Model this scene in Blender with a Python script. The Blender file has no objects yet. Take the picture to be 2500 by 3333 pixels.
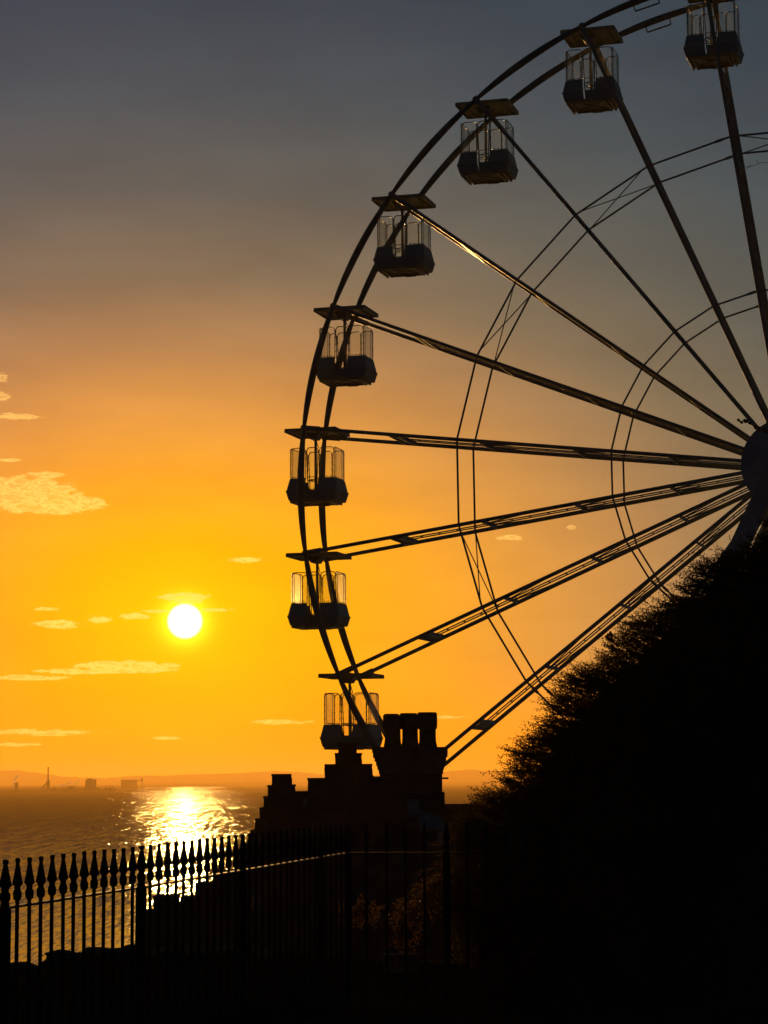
import bpy, math, random
import numpy as np
from mathutils import Vector, Matrix
random.seed(7); rng = np.random.RandomState(11)
PI = math.pi
sc = bpy.context.scene
C = sc.collection

# ------------------------------------------------------------------ camera
F, CX, CY = 7503.0, 1250.0, 1666.5
PITCH = math.atan((2541.6 - CY) / F)
ROLL = -0.0043
EYE = Vector((0, 0, 20.0))                      # sea level is z = 0
cam_d = bpy.data.cameras.new('camera'); cam = bpy.data.objects.new('camera', cam_d); C.objects.link(cam)
cam_d.sensor_fit = 'HORIZONTAL'; cam_d.sensor_width = 36.0; cam_d.lens = 36.0 * F / 2500.0
cam_d.clip_start = 0.5; cam_d.clip_end = 60000
cam.matrix_world = Matrix.Translation(EYE) @ Matrix.Rotation(PI / 2 + PITCH, 4, 'X') @ Matrix.Rotation(ROLL, 4, 'Z')
sc.camera = cam

def U(px, py, Y):
    """world point at depth Y (metres ahead) seen at photograph pixel px, py"""
    u, v = px - CX, py - CY
    c, s = math.cos(-ROLL), math.sin(-ROLL)
    u, v = c * u - s * v, s * u + c * v
    fx, fw, up = u / F, 1.0, -v / F
    y = math.cos(PITCH) * fw - math.sin(PITCH) * up
    z = math.sin(PITCH) * fw + math.cos(PITCH) * up
    k = Y / y
    return Vector((fx * k, Y, EYE.z + z * k))

# ------------------------------------------------------------------ sky, sun, exposure
def lin(r, g, b):
    f = lambda c: (c / 255 / 12.92) if c <= 10 else ((c / 255 + 0.055) / 1.055) ** 2.4
    return (f(r), f(g), f(b), 1.0)
SUN = U(602, 2022, 1000) - EYE
SAZ = math.degrees(math.atan2(SUN.x, SUN.y)); SEL = math.degrees(math.asin(SUN.normalized().z))

class NT:
    """small helper to write node trees"""
    def __init__(s, tree): s.t = tree
    def n(s, typ, **kw):
        nd = s.t.nodes.new(typ)
        for k, v in kw.items(): setattr(nd, k, v)
        return nd
    def put(s, sock, v):
        if isinstance(v, bpy.types.NodeSocket): s.t.links.new(v, sock)
        elif v is not None: sock.default_value = v
    def m(s, op, a, b=None, c=None, clamp=False):
        nd = s.n('ShaderNodeMath', operation=op, use_clamp=clamp)
        for i, v in enumerate((a, b, c)):
            if v is not None: s.put(nd.inputs[i], v)
        return nd.outputs[0]
    def vm(s, op, a, b=None):
        nd = s.n('ShaderNodeVectorMath', operation=op); s.put(nd.inputs[0], a)
        if b is not None: s.put(nd.inputs[1], b)
        return nd.outputs['Value'] if op in ('LENGTH', 'DOT_PRODUCT') else nd.outputs[0]
    def ramp(s, fac, stops, interp='LINEAR'):
        nd = s.n('ShaderNodeValToRGB'); r = nd.color_ramp; r.interpolation = interp
        while len(r.elements) < len(stops): r.elements.new(0.5)
        for e, (p, c) in zip(r.elements, stops): e.position = p; e.color = c
        s.put(nd.inputs[0], fac); return nd.outputs[0]
    def mix(s, f, a, b, mode='MIX'):
        nd = s.n('ShaderNodeMix', data_type='RGBA', blend_type=mode)
        s.put(nd.inputs[0], f); s.put(nd.inputs[6], a); s.put(nd.inputs[7], b); return nd.outputs[2]
    def noise(s, vec, scale, detail=3, rough=0.5, dist=0.0):
        nd = s.n('ShaderNodeTexNoise'); s.put(nd.inputs['Vector'], vec)
        nd.inputs['Scale'].default_value = scale; nd.inputs['Detail'].default_value = detail
        nd.inputs['Roughness'].default_value = rough; nd.inputs['Distortion'].default_value = dist
        return nd.outputs[0]
    def mr(s, v, a, b, c=0.0, d=1.0, typ='SMOOTHSTEP'):
        nd = s.n('ShaderNodeMapRange', interpolation_type=typ)
        for i, x in zip((0, 1, 2, 3, 4), (v, a, b, c, d)): s.put(nd.inputs[i], x)
        return nd.outputs[0]

w = bpy.data.worlds.new('World'); sc.world = w; w.use_nodes = True
W = NT(w.node_tree); w.node_tree.nodes.clear()
dirv = W.vm('NORMALIZE', W.n('ShaderNodeTexCoord').outputs['Generated'])
sep = W.n('ShaderNodeSeparateXYZ'); W.put(sep.inputs[0], dirv)
D2R = 180 / PI
el = W.m('MULTIPLY', W.m('ARCSINE', sep.outputs[2]), D2R)
az = W.m('MULTIPLY', W.m('ARCTAN2', sep.outputs[0], sep.outputs[1]), D2R)
dx = W.m('MULTIPLY', W.m('SUBTRACT', az, SAZ), 0.55)
dy0 = W.m('SUBTRACT', el, SEL)
dy = W.m('ADD', W.m('MAXIMUM', dy0, 0.0), W.m('MULTIPLY', W.m('MINIMUM', dy0, 0.0), 0.30))
t = W.m('SQRT', W.m('ADD', W.m('MULTIPLY', dx, dx), W.m('MULTIPLY', dy, dy)))
T = 60.0
stops = [(0, (255, 186, 0)), (.9, (255, 178, 0)), (1.9, (255, 168, 6)), (3.6, (249, 161, 42)), (5.2, (226, 152, 74)),
         (6.9, (178, 130, 87)), (8.5, (132, 112, 90)), (10.7, (96, 95, 91)), (13, (72, 82, 90)), (15.6, (54, 68, 82)),
         (21, (33, 49, 64)), (34, (20, 37, 49)), (60, (15, 30, 42))]
sky = W.ramp(W.m('DIVIDE', t, T), [(a / T, lin(*c)) for a, c in stops])
lift = W.mr(t, 1.5, 6.5, 1.16, 1.0)
lc = W.n('ShaderNodeCombineXYZ')
for i_ in range(3): W.put(lc.inputs[i_], lift)
sky = W.mix(1.0, sky, lc.outputs[0], 'MULTIPLY')
# a warmer, redder belt hugging the horizon below the sun
hz = W.mr(el, 0.0, 3.6, 1.0, 0.0)
near = W.mr(W.m('ABSOLUTE', W.m('SUBTRACT', az, SAZ)), 6.0, 22.0, 1.0, 0.0)
sky = W.mix(W.m('MULTIPLY', W.m('MULTIPLY', hz, near), 0.9), sky, (1.38, 0.37, 0.0, 1))
sky = W.mix(1.0, sky, W.ramp(W.mr(az, -9.0, 9.5, 0, 1, 'LINEAR'), [(0, (1.03, .99, .98, 1)), (1, (.90, 1.02, .93, 1))]), 'MULTIPLY')
# faint unevenness of the air
cv = W.n('ShaderNodeCombineXYZ'); W.put(cv.inputs[0], az); W.put(cv.inputs[1], el)
cvec = cv.outputs[0]
st = W.vm('MULTIPLY', cvec, (0.35, 1.1, 1))
n0 = W.noise(st, 0.55, 4, 0.55)
sky = W.mix(1.0, sky, W.ramp(n0, [(0.3, (0.91, 0.90, 0.90, 1)), (0.7, (1.07, 1.07, 1.06, 1))]), 'MULTIPLY')
# small lit clouds, each at its own bearing and height above the horizon: x, y, half width, half height, weight
clouds = [(60, 1600, 230, 60, 1.5), (150, 1640, 230, 40, 1.5), (150, 1546, 75, 17, .8), (60, 1355, 110, 15, .75), (5, 1290, 38, 20, .8), (5, 1228, 34, 20, .8),
          (20, 1497, 60, 9, .75), (800, 1824, 88, 13, .85), (600, 1943, 105, 17, 1.25), (610, 1958, 70, 10, 1.1), (190, 2032, 100, 20, .95), (160, 1982, 62, 9, .8),
          (328, 2016, 45, 18, .95), (440, 2006, 62, 15, .95), (520, 1990, 90, 7, .6), (410, 2172, 215, 27, 1.15), (250, 2186, 190, 12, 1.0), (90, 2206, 170, 12, 1.0), (700, 1985, 90, 7, .6),
          (120, 2384, 270, 16, .75), (540, 2403, 62, 8, .8), (910, 2350, 140, 11, .75), (50, 2424, 120, 9, .6), (1662, 1748, 62, 15, .8),
          (1858, 1718, 22, 12, .75), (1430, 2334, 120, 7, .7)]
mask = None
for (x, y, rx, ry, wt) in clouds:
    d = U(x, y, 1000) - EYE
    a_, e_ = math.degrees(math.atan2(d.x, d.y)), math.degrees(math.asin(d.normalized().z))
    k = math.degrees(1 / F)
    v = W.vm('MULTIPLY', W.vm('SUBTRACT', cvec, (a_, e_, 0)), (1 / (rx * k), 1 / (ry * k), 0))
    m_ = W.m('MULTIPLY', W.m('SUBTRACT', 1.0, W.vm('LENGTH', v), clamp=True), wt)
    mask = m_ if mask is None else W.m('MAXIMUM', mask, m_)
# glow close round the sun and the disc itself
ang = W.m('MULTIPLY', W.m('ARCCOSINE', W.vm('DOT_PRODUCT', dirv, tuple(SUN.normalized()))), D2R)
g1 = W.m('POWER', 2.718, W.m('MULTIPLY', ang, -0.60))
sky = W.mix(W.m('MULTIPLY', g1, 0.75), sky, (1.2, 0.70, 0.0, 1))
g2 = W.m('POWER', 2.718, W.m('MULTIPLY', W.m('POWER', W.m('DIVIDE', ang, 0.47), 2.0), -1.0))
sky = W.mix(W.m('MULTIPLY', g2, 0.9), sky, (3.2, 2.3, 0.06, 1))
cs = W.vm('MULTIPLY', cvec, (1.0, 3.4, 1))
n1 = W.noise(cs, 2.4, 8, 0.70, 0.6)
n2 = W.noise(cs, 2.6, 6, 0.66, 0.8)
cl = W.m('ADD', mask, W.m('MULTIPLY', W.m('SUBTRACT', n1, 0.5), 2.1))
cf = W.m('MULTIPLY', W.mr(cl, 0.14, 0.48), W.mr(mask, 0.0, 0.25))
ridge_ = W.m('SUBTRACT', 1.0, W.m('MULTIPLY', W.m('ABSOLUTE', W.m('SUBTRACT', n2, 0.5)), 13.0), clamp=True)
rim_ = W.m('SUBTRACT', 1.0, W.m('MULTIPLY', W.m('ABSOLUTE', W.m('SUBTRACT', cl, 0.40)), 4.5), clamp=True)
bright = W.m('ADD', 0.36, W.m('MULTIPLY', W.m('MAXIMUM', ridge_, W.m('MULTIPLY', rim_, 0.5)), 0.64))
ccol = W.mix(W.mr(t, 0.5, 9.5), (1.45, 0.88, 0.14, 1), lin(242, 176, 108))
sky = W.mix(W.m('MULTIPLY', cf, bright), sky, ccol)
disc = W.mr(ang, 0.47, 0.29, 0.0, 1.0)
sky = W.mix(disc, sky, (4.0, 3.7, 3.0, 1))
bg = W.n('ShaderNodeBackground'); W.put(bg.inputs[0], sky); bg.inputs[1].default_value = 1.0
wo = W.n('ShaderNodeOutputWorld'); W.put(wo.inputs[0], bg.outputs[0])

sl = bpy.data.lights.new('sun', 'SUN'); so = bpy.data.objects.new('sun', sl); C.objects.link(so)
sl.energy = 1.6; sl.angle = math.radians(0.55); sl.color = (1.0, 0.54, 0.16)
so.rotation_euler = (-SUN).to_track_quat('-Z', 'Y').to_euler(); so.location = (-60, 200, 90)

sc.view_settings.view_transform = 'Standard'; sc.view_settings.look = 'None'
sc.view_settings.exposure = 0.0; sc.view_settings.gamma = 1.0
try: sc.cycles.transparent_max_bounces = 24; sc.cycles.max_bounces = 6; sc.cycles.volume_bounces = 0
except Exception: pass

# ------------------------------------------------------------------ materials
def mat(name, col, rough=0.6, metal=0.0, spec=0.5, var=0.25, scale=3.0, bump=0.0, bscale=20.0, col2=None):
    m = bpy.data.materials.new(name); m.use_nodes = True; N = NT(m.node_tree)
    b = m.node_tree.nodes['Principled BSDF']
    co = N.n('ShaderNodeTexCoord').outputs['Object']
    nz = N.noise(co, scale, 5, 0.6)
    c2 = col2 or tuple(x * (1 - var) for x in col)
    cc = N.ramp(nz, [(0.35, (*c2, 1)), (0.65, (*col, 1))])
    N.put(b.inputs['Base Color'], cc)
    N.put(b.inputs['Roughness'], N.mr(N.noise(co, scale * 3.1, 4), 0.3, 0.7, max(0.02, rough - 0.1), min(1, rough + 0.1), 'LINEAR'))
    b.inputs['Metallic'].default_value = metal
    b.inputs['Specular IOR Level'].default_value = spec
    if bump:
        bn = N.n('ShaderNodeBump'); bn.inputs['Strength'].default_value = bump; bn.inputs['Distance'].default_value = 0.02
        N.put(bn.inputs['Height'], N.noise(co, bscale, 6, 0.7)); N.put(b.inputs['Normal'], bn.outputs[0])
    return m
M = {}
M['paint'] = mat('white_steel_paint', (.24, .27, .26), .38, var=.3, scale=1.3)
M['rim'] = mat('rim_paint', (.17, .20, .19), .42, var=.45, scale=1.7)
M['hub'] = mat('hub_paint', (.26, .42, .50), .5, var=.3, scale=2)
M['leg'] = mat('support_paint', (.22, .36, .44), .5, var=.3, scale=1)
M['cabin'] = mat('cabin_fibreglass', (.18, .31, .33), .45, var=.2, scale=2.5)
M['canopy'] = mat('canopy_fibreglass', (.42, .38, .25), .5, var=.4, scale=3)
M['under'] = mat('cabin_underframe', (.50, .40, .20), .4, var=.5, scale=5)
M['tube'] = mat('cage_steel', (.20, .20, .20), .3, metal=.5, var=.3)
M['iron'] = mat('wrought_iron', (.02, .02, .02), .62, spec=.15, var=.4, scale=18, bump=.3, bscale=90)
M['stone'] = mat('rubble_stone', (.10, .09, .075), .9, spec=.0, var=.5, scale=2.2, bump=.8, bscale=7)
M['cap'] = mat('coping_stone', (.14, .125, .10), .85, spec=.0, var=.4, scale=3, bump=.6, bscale=9)
M['slate'] = mat('roof_slate', (.14, .23, .25), .7, spec=.15, var=.3, scale=4, bump=.5, bscale=14)
M['pot'] = mat('flue_stone', (.12, .10, .08), .9, spec=.0, var=.5, scale=3, bump=.6, bscale=12)
M['soil'] = mat('rough_ground', (.045, .04, .028), .95, spec=.0, var=.5, scale=.8, bump=1, bscale=3)
M['hill'] = mat('far_hill', (.06, .06, .035), .95, spec=.0, var=.4, scale=.004)
M['wood'] = mat('far_wood', (.035, .035, .02), .95, spec=.0, var=.4, scale=.01)
M['works'] = mat('works_cladding', (.10, .085, .07), .8, var=.3, scale=.05)
M['bark'] = mat('twig_bark', (.05, .035, .022), .8, var=.4, scale=30)

def leafmat(name, col, tr):
    m = bpy.data.materials.new(name); m.use_nodes = True; N = NT(m.node_tree); nt = m.node_tree
    nt.nodes.clear()
    co = N.n('ShaderNodeTexCoord').outputs['Object']
    c = N.ramp(N.noise(co, 3.0, 4), [(0.3, (col[0] * .6, col[1] * .6, col[2] * .6, 1)), (0.7, (*col, 1))])
    p = N.n('ShaderNodeBsdfPrincipled'); N.put(p.inputs['Base Color'], c); p.inputs['Roughness'].default_value = .55
    p.inputs['Specular IOR Level'].default_value = .25
    t_ = N.n('ShaderNodeBsdfTranslucent'); N.put(t_.inputs[0], N.mix(1.0, c, (1.6, 1.0, .5, 1), 'MULTIPLY'))
    mx = N.n('ShaderNodeMixShader'); mx.inputs[0].default_value = tr
    N.put(mx.inputs[1], p.outputs[0]); N.put(mx.inputs[2], t_.outputs[0])
    o = N.n('ShaderNodeOutputMaterial'); N.put(o.inputs[0], mx.outputs[0])
    return m
M['leaf'] = leafmat('small_leaves', (.07, .07, .025), .40); M['leaf2'] = leafmat('bronze_leaves', (.14, .115, .07), .42)
M['grass'] = leafmat('dry_grass', (.10, .08, .04), .3)

m = bpy.data.materials.new('cabin_glass'); m.use_nodes = True; N = NT(m.node_tree); m.node_tree.nodes.clear()
tr = N.n('ShaderNodeBsdfTransparent'); tr.inputs[0].default_value = (.95, .95, .93, 1)
gl = N.n('ShaderNodeBsdfGlossy'); gl.inputs['Roughness'].default_value = .08
tl = N.n('ShaderNodeBsdfTranslucent'); tl.inputs[0].default_value = (.8, .8, .75, 1)
co = N.n('ShaderNodeTexCoord').outputs['Object']
streak = N.mr(N.noise(N.vm('MULTIPLY', co, (5, 5, 1.4)), 2.0, 5, .6), .50, .78, .015, .08)
m1 = N.n('ShaderNodeMixShader'); N.put(m1.inputs[0], streak); N.put(m1.inputs[1], tr.outputs[0]); N.put(m1.inputs[2], tl.outputs[0])
fr = N.n('ShaderNodeFresnel'); fr.inputs[0].default_value = 1.4
m2 = N.n('ShaderNodeMixShader'); N.put(m2.inputs[0], N.m('MULTIPLY', fr.outputs[0], .35)); N.put(m2.inputs[1], m1.outputs[0]); N.put(m2.inputs[2], gl.outputs[0])
o = N.n('ShaderNodeOutputMaterial'); N.put(o.inputs[0], m2.outputs[0]); M['glass'] = m

m = bpy.data.materials.new('steam'); m.use_nodes = True; N = NT(m.node_tree); m.node_tree.nodes.clear()
tr = N.n('ShaderNodeBsdfTransparent'); tl = N.n('ShaderNodeBsdfTranslucent'); tl.inputs[0].default_value = (.9, .9, .9, 1)
co = N.n('ShaderNodeTexCoord').outputs['Object']
lw = N.n('ShaderNodeLayerWeight'); lw.inputs[0].default_value = .5
fc = N.m('MULTIPLY', N.m('SUBTRACT', 1.0, lw.outputs['Facing']), N.mr(N.noise(co, .12, 4), .3, .7, .1, .9))
m1 = N.n('ShaderNodeMixShader'); N.put(m1.inputs[0], fc); N.put(m1.inputs[1], tr.outputs[0]); N.put(m1.inputs[2], tl.outputs[0])
o = N.n('ShaderNodeOutputMaterial'); N.put(o.inputs[0], m1.outputs[0]); M['steam'] = m

m = bpy.data.materials.new('sea_water'); m.use_nodes = True; N = NT(m.node_tree)
m.node_tree.nodes.clear()
co = N.n('ShaderNodeTexCoord').outputs['Object']
sp = N.n('ShaderNodeSeparateXYZ'); N.put(sp.inputs[0], co)
def tilt(sc_, ax_, ay_, d0=None, d1=None):
    nd = N.n('ShaderNodeTexNoise'); N.put(nd.inputs['Vector'], N.vm('MULTIPLY', co, sc_)); nd.inputs['Scale'].default_value = 1.0
    nd.inputs['Detail'].default_value = 1.5; nd.inputs['Roughness'].default_value = .6
    o_ = N.vm('MULTIPLY', N.vm('SUBTRACT', nd.outputs['Color'], (.5, .5, .5)), (ax_, ay_, 0))
    if d0 is None: return o_
    v_ = N.n('ShaderNodeVectorMath', operation='SCALE'); N.put(v_.inputs[0], o_); N.put(v_.inputs[3], N.mr(sp.outputs[1], d0, d1, 0.0, 1.0)); return v_.outputs[0]
# wave facets at several sizes: ripples inshore, wind chop, and longer chop growing with distance from the shore
acc = N.vm('ADD', tilt((3.0, .20, 1), .8, .60), N.vm('ADD', tilt((1.9, .06, 1), .8, .70, 240, 450), N.vm('ADD', tilt((1.15, .019, 1), .8, .75, 450, 900), tilt((.7, .0065, 1), .8, .85, 900, 1700))))
patch = N.mr(N.noise(N.vm('MULTIPLY', co, (.006, .0022, .01)), 1.0, 5, .65), .38, .62, .78, 1.12)
calm = N.mr(sp.outputs[1], 240.0, 620.0, .55, 1.0)
k_ = N.m('MULTIPLY', patch, calm)
tv = N.n('ShaderNodeVectorMath', operation='SCALE'); N.put(tv.inputs[0], acc); N.put(tv.inputs[3], k_)
lean = N.n('ShaderNodeCombineXYZ'); N.put(lean.inputs[1], N.mr(sp.outputs[1], 250.0, 1100.0, -.035, -.16, 'LINEAR')); lean.inputs[2].default_value = 1.0
nrm = N.vm('NORMALIZE', N.vm('ADD', tv.outputs[0], lean.outputs[0]))
gl = N.n('ShaderNodeBsdfGlossy'); gl.inputs['Roughness'].default_value = .13; N.put(gl.inputs['Normal'], nrm)
# waves mask one another at grazing view, so the rough surface mirrors less the flatter it is seen
gi = N.n('ShaderNodeNewGeometry'); cz = N.m('ABSOLUTE', N.vm('DOT_PRODUCT', gi.outputs['Incoming'], (0, 0, 1)))
mk = N.m('MULTIPLY', N.m('DIVIDE', cz, N.m('ADD', cz, .10)), .92)
gc = N.n('ShaderNodeCombineColor'); N.put(gc.inputs[0], mk); N.put(gc.inputs[1], mk); N.put(gc.inputs[2], N.m('MULTIPLY', mk, .78)); N.put(gl.inputs[0], gc.outputs[0])
df = N.n('ShaderNodeBsdfDiffuse'); df.inputs[0].default_value = (.010, .012, .008, 1)
ad = N.n('ShaderNodeAddShader'); N.put(ad.inputs[0], gl.outputs[0]); N.put(ad.inputs[1], df.outputs[0])
o = N.n('ShaderNodeOutputMaterial'); N.put(o.inputs[0], ad.outputs[0])
M['sea'] = m

# ------------------------------------------------------------------ mesh helpers
class MB:
    def __init__(s): s.v = []; s.f = []
    def add(s, vs, fs):
        o = len(s.v); s.v += [tuple(v) for v in vs]; s.f += [tuple(i + o for i in f) for f in fs]; return s
    def obox(s, c, ax, ay, az_):                       # centre and three half axes
        c = Vector(c); vs = []
        for sz in (-1, 1):
            for sy in (-1, 1):
                for sx in (-1, 1): vs.append(c + ax * sx + ay * sy + az_ * sz)
        return s.add(vs, [(0, 2, 3, 1), (4, 5, 7, 6), (0, 1, 5, 4), (2, 6, 7, 3), (0, 4, 6, 2), (1, 3, 7, 5)])
    def box(s, x0, y0, z0, x1, y1, z1):
        return s.obox(((x0 + x1) / 2, (y0 + y1) / 2, (z0 + z1) / 2), Vector(((x1 - x0) / 2, 0, 0)), Vector((0, (y1 - y0) / 2, 0)), Vector((0, 0, (z1 - z0) / 2)))
    def bar(s, p0, p1, w_, h_, side=Vector((0, 0, 1))):   # rectangular bar, w along side x dir
        p0, p1 = Vector(p0), Vector(p1); d = (p1 - p0); L = d.length; d = d / L
        a = d.cross(side); a.normalize(); b_ = a.cross(d); b_.normalize()
        return s.obox((p0 + p1) / 2, a * (w_ / 2), b_ * (h_ / 2), d * (L / 2))
    def tube(s, pts, rad, n=8, closed=False, cap=True):
        pts = [Vector(p) for p in pts]; k = len(pts)
        if not hasattr(rad, '__len__'): rad = [rad] * k
        base = len(s.v); ref = None
        for i, p in enumerate(pts):
            if closed: d = pts[(i + 1) % k] - pts[i - 1]
            else: d = pts[min(i + 1, k - 1)] - pts[max(i - 1, 0)]
            d.normalize()
            if ref is None:
                ref = Vector((0, 0, 1)) if abs(d.z) < .9 else Vector((1, 0, 0))
                ref = d.cross(ref).normalized()
            ref = (ref - d * ref.dot(d)).normalized(); bi = d.cross(ref)
            for j in range(n):
                a = 2 * PI * j / n
                s.v.append(tuple(p + (ref * math.cos(a) + bi * math.sin(a)) * rad[i]))
        for i in range(k if closed else k - 1):
            for j in range(n):
                a, b_ = base + i * n, base + ((i + 1) % k) * n
                s.f.append((a + j, a + (j + 1) % n, b_ + (j + 1) % n, b_ + j))
        if cap and not closed:
            s.f.append(tuple(base + j for j in reversed(range(n)))); s.f.append(tuple(base + (k - 1) * n + j for j in range(n)))
        return s
    def lathe(s, prof, n=10, c=(0, 0, 0), rot=0.0):
        base = len(s.v)
        for (r, z) in prof:
            for j in range(n):
                a = 2 * PI * j / n + rot; s.v.append((c[0] + r * math.cos(a), c[1] + r * math.sin(a), c[2] + z))
        for i in range(len(prof) - 1):
            for j in range(n):
                a, b_ = base + i * n, base + (i + 1) * n
                s.f.append((a + j, a + (j + 1) % n, b_ + (j + 1) % n, b_ + j))
        s.f.append(tuple(base + j for j in reversed(range(n)))); s.f.append(tuple(base + (len(prof) - 1) * n + j for j in range(n)))
        return s
    def prism(s, poly, d):                             # list of 3-D points, extruded along vector d
        n = len(poly); d = Vector(d)
        vs = [Vector(p) for p in poly] + [Vector(p) + d for p in poly]
        return s.add(vs, [tuple(range(n)), tuple(n + i for i in reversed(range(n)))] + [(i, n + i, n + (i + 1) % n, (i + 1) % n) for i in range(n)])
    def build(s, name, material, parent=None, smooth=False, bevel=0.0):
        me = bpy.data.meshes.new(name); me.from_pydata(s.v, [], s.f); me.update()
        import bmesh
        if len(s.f) < 60000:
            bm = bmesh.new(); bm.from_mesh(me); bmesh.ops.recalc_face_normals(bm, faces=bm.faces); bm.to_mesh(me); bm.free()
        if material: me.materials.append(material)
        if smooth:
            for p in me.polygons: p.use_smooth = True
        ob = bpy.data.objects.new(name, me); C.objects.link(ob)
        if parent is not None: ob.parent = parent
        if bevel:
            md = ob.modifiers.new('bevel', 'BEVEL'); md.width = bevel; md.segments = 2; md.limit_method = 'ANGLE'
        return ob
def tag(o, label=None, cat=None, group=None, kind=None):
    if label: o['label'] = label
    if cat: o['category'] = cat
    if group: o['group'] = group
    if kind: o['kind'] = kind
    return o
def thing(name, loc, label, cat, group=None):
    o = bpy.data.objects.new(name, None); C.objects.link(o); o.location = loc; o.empty_display_size = .3
    return tag(o, label, cat, group)
def copy_tree(o, parent=None):
    c = o.copy(); C.objects.link(c); c.parent = parent
    for ch in o.children: copy_tree(ch, c)
    return c

# ------------------------------------------------------------------ sea, ground, far shore
mb = MB(); mb.add([(-7000, 92, 0), (9000, 92, 0), (9000, 19500, 0), (-7000, 19500, 0)], [(0, 1, 2, 3)])
tag(mb.build('sea', M['sea']), kind='structure')

def sm(x, a, b):
    x = np.clip((x - a) / (b - a), 0, 1); return x * x * (3 - 2 * x)
cx_px = [(-900, 3090), (-200, 3100), (0, 3112), (35, 3127), (85, 3135), (118, 3148), (130, 3138), (150, 3118), (180, 3104), (215, 3096), (290, 3092), (320, 3082), (450, 3076),
         (500, 3085), (560, 3080), (650, 3086), (760, 3075), (900, 3090), (1150, 3105), (1400, 3120), (3300, 3100)]
cxx = np.array([U(p[0], p[1], 17.5).x for p in cx_px]); czz = np.array([U(p[0], p[1], 17.5).z for p in cx_px])
xs = np.concatenate([np.linspace(-1500, -60, 26)[:-1], np.linspace(-60, -4, 30)[:-1], np.linspace(-4, 6, 170)[:-1], np.linspace(6, 60, 30)[:-1], np.linspace(60, 1500, 26)])
ys = np.concatenate([np.linspace(-55, 14, 20)[:-1], np.linspace(14, 22, 34)[:-1], np.linspace(22, 60, 26)[:-1], np.linspace(60, 140, 36)])
vs = []
for y in ys:
    for x in xs:
        crest = np.interp(x, cxx, czz)
        h = 18.35 + (crest - 18.35) * sm(y, 15.9, 17.5)
        h = h + (10.3 - h) * float(np.clip((y - 17.5) / 26.0, 0, 1)) ** .85
        h = h + (-2.0 - h) * sm(y, 100, 124)
        h += .05 * math.sin(x * 3.1 + y) * sm(y, 19, 24) + .25 * math.sin(x * .3) * math.cos(y * .37) * sm(y, 26, 40)
        vs.append((x, y, float(h)))
nx = len(xs); fs = [(j * nx + i, j * nx + i + 1, (j + 1) * nx + i + 1, (j + 1) * nx + i) for j in range(len(ys) - 1) for i in range(nx - 1)]
mb = MB(); mb.add(vs, fs); tag(mb.build('ground', M['soil'], smooth=True), kind='structure')

# shoreline across the bay, from photograph pixels laid on the water
shore_px = [(-700, 2596), (0, 2583), (156, 2578), (300, 2571), (500, 2563), (700, 2559), (870, 2556), (1150, 2553), (1550, 2549.5), (2200, 2546.5), (2900, 2543.5)]
def onsea(px, py):
    d = U(px, py, 1.0) - EYE; k = -EYE.z / d.z; return EYE + d * k
sh = []
for x in np.arange(-700, 2901, 40):
    y = np.interp(x, [p[0] for p in shore_px], [p[1] for p in shore_px]); sh.append((x, onsea(x, y)))
mb = MB(); vs = []; K = 8
for (x, p) in sh:
    d = Vector((p.x, p.y, 0))
    for k in range(K):
        q = d * (1 + [0, .008, .02, .06, .14, .3, .6, 1.0][k] * 1.0) if k < 7 else d * (19000 / d.y)
        q = d * min(q.y / d.y, 19000 / d.y)
        vs.append((q.x, q.y, [-1, .8, 1.6, 2.2, 2.8, 3.2, 4, 4.6][k]))
fs = [(i * K + k, (i + 1) * K + k, (i + 1) * K + k + 1, i * K + k + 1) for i in range(len(sh) - 1) for k in range(K - 1)]
mb.add(vs, fs); tag(mb.build('far_shore', M['wood'], smooth=True), kind='structure')

ridge = [(-700, 2500), (0, 2508), (60, 2507), (108, 2513), (157, 2520), (200, 2527), (260, 2530), (347, 2533), (412, 2527), (472, 2524), (540, 2525), (624, 2520), (700, 2519), (786, 2516), (900, 2509),
         (983, 2513), (1054, 2521), (1100, 2526), (1250, 2520), (1444, 2512), (1531, 2504), (1570, 2508), (1700, 2510), (2100, 2500), (2900, 2506)]
def hills(name, prof, Y, jit, seed, depth, material, step=6, kind='structure', base=None):
    r = np.random.RandomState(seed); mb = MB(); vs = []; cols = 0
    for x in np.arange(prof[0][0], prof[-1][0] + 1, step):
        y = np.interp(x, [p[0] for p in prof], [p[1] for p in prof]) + (r.rand() - .5) * jit * (2.2 if r.rand() < .15 else 1)
        t_ = U(x, y, Y); z0 = -3 if base is None else base
        vs += [(t_.x * .86, Y * .86, z0), (t_.x * .92, Y * .92, z0 + (t_.z - z0) * .35), (t_.x * .97, Y * .97, z0 + (t_.z - z0) * .75), tuple(t_),
               (t_.x * 1.03, Y * 1.03, z0 + (t_.z - z0) * .7), (t_.x * (1 + depth), Y * (1 + depth), z0)]
        cols += 1
    fs = [(i * 6 + k, (i + 1) * 6 + k, (i + 1) * 6 + k + 1, i * 6 + k + 1) for i in range(cols - 1) for k in range(5)]
    mb.add(vs, fs); return tag(mb.build(name, material, smooth=False), kind=kind)
hills('far_hills', ridge, 15500, 1.6, 3, .12, M['hill'])
low = [(380, 2556), (470, 2551), (520, 2550), (600, 2549.5), (700, 2549), (760, 2546), (850, 2544), (950, 2546), (1060, 2548), (1300, 2546), (1600, 2545), (2000, 2543), (2900, 2541)]
hills('wooded_shore', low, 12500, 2.0, 5, .1, M['wood'], 3)

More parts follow.
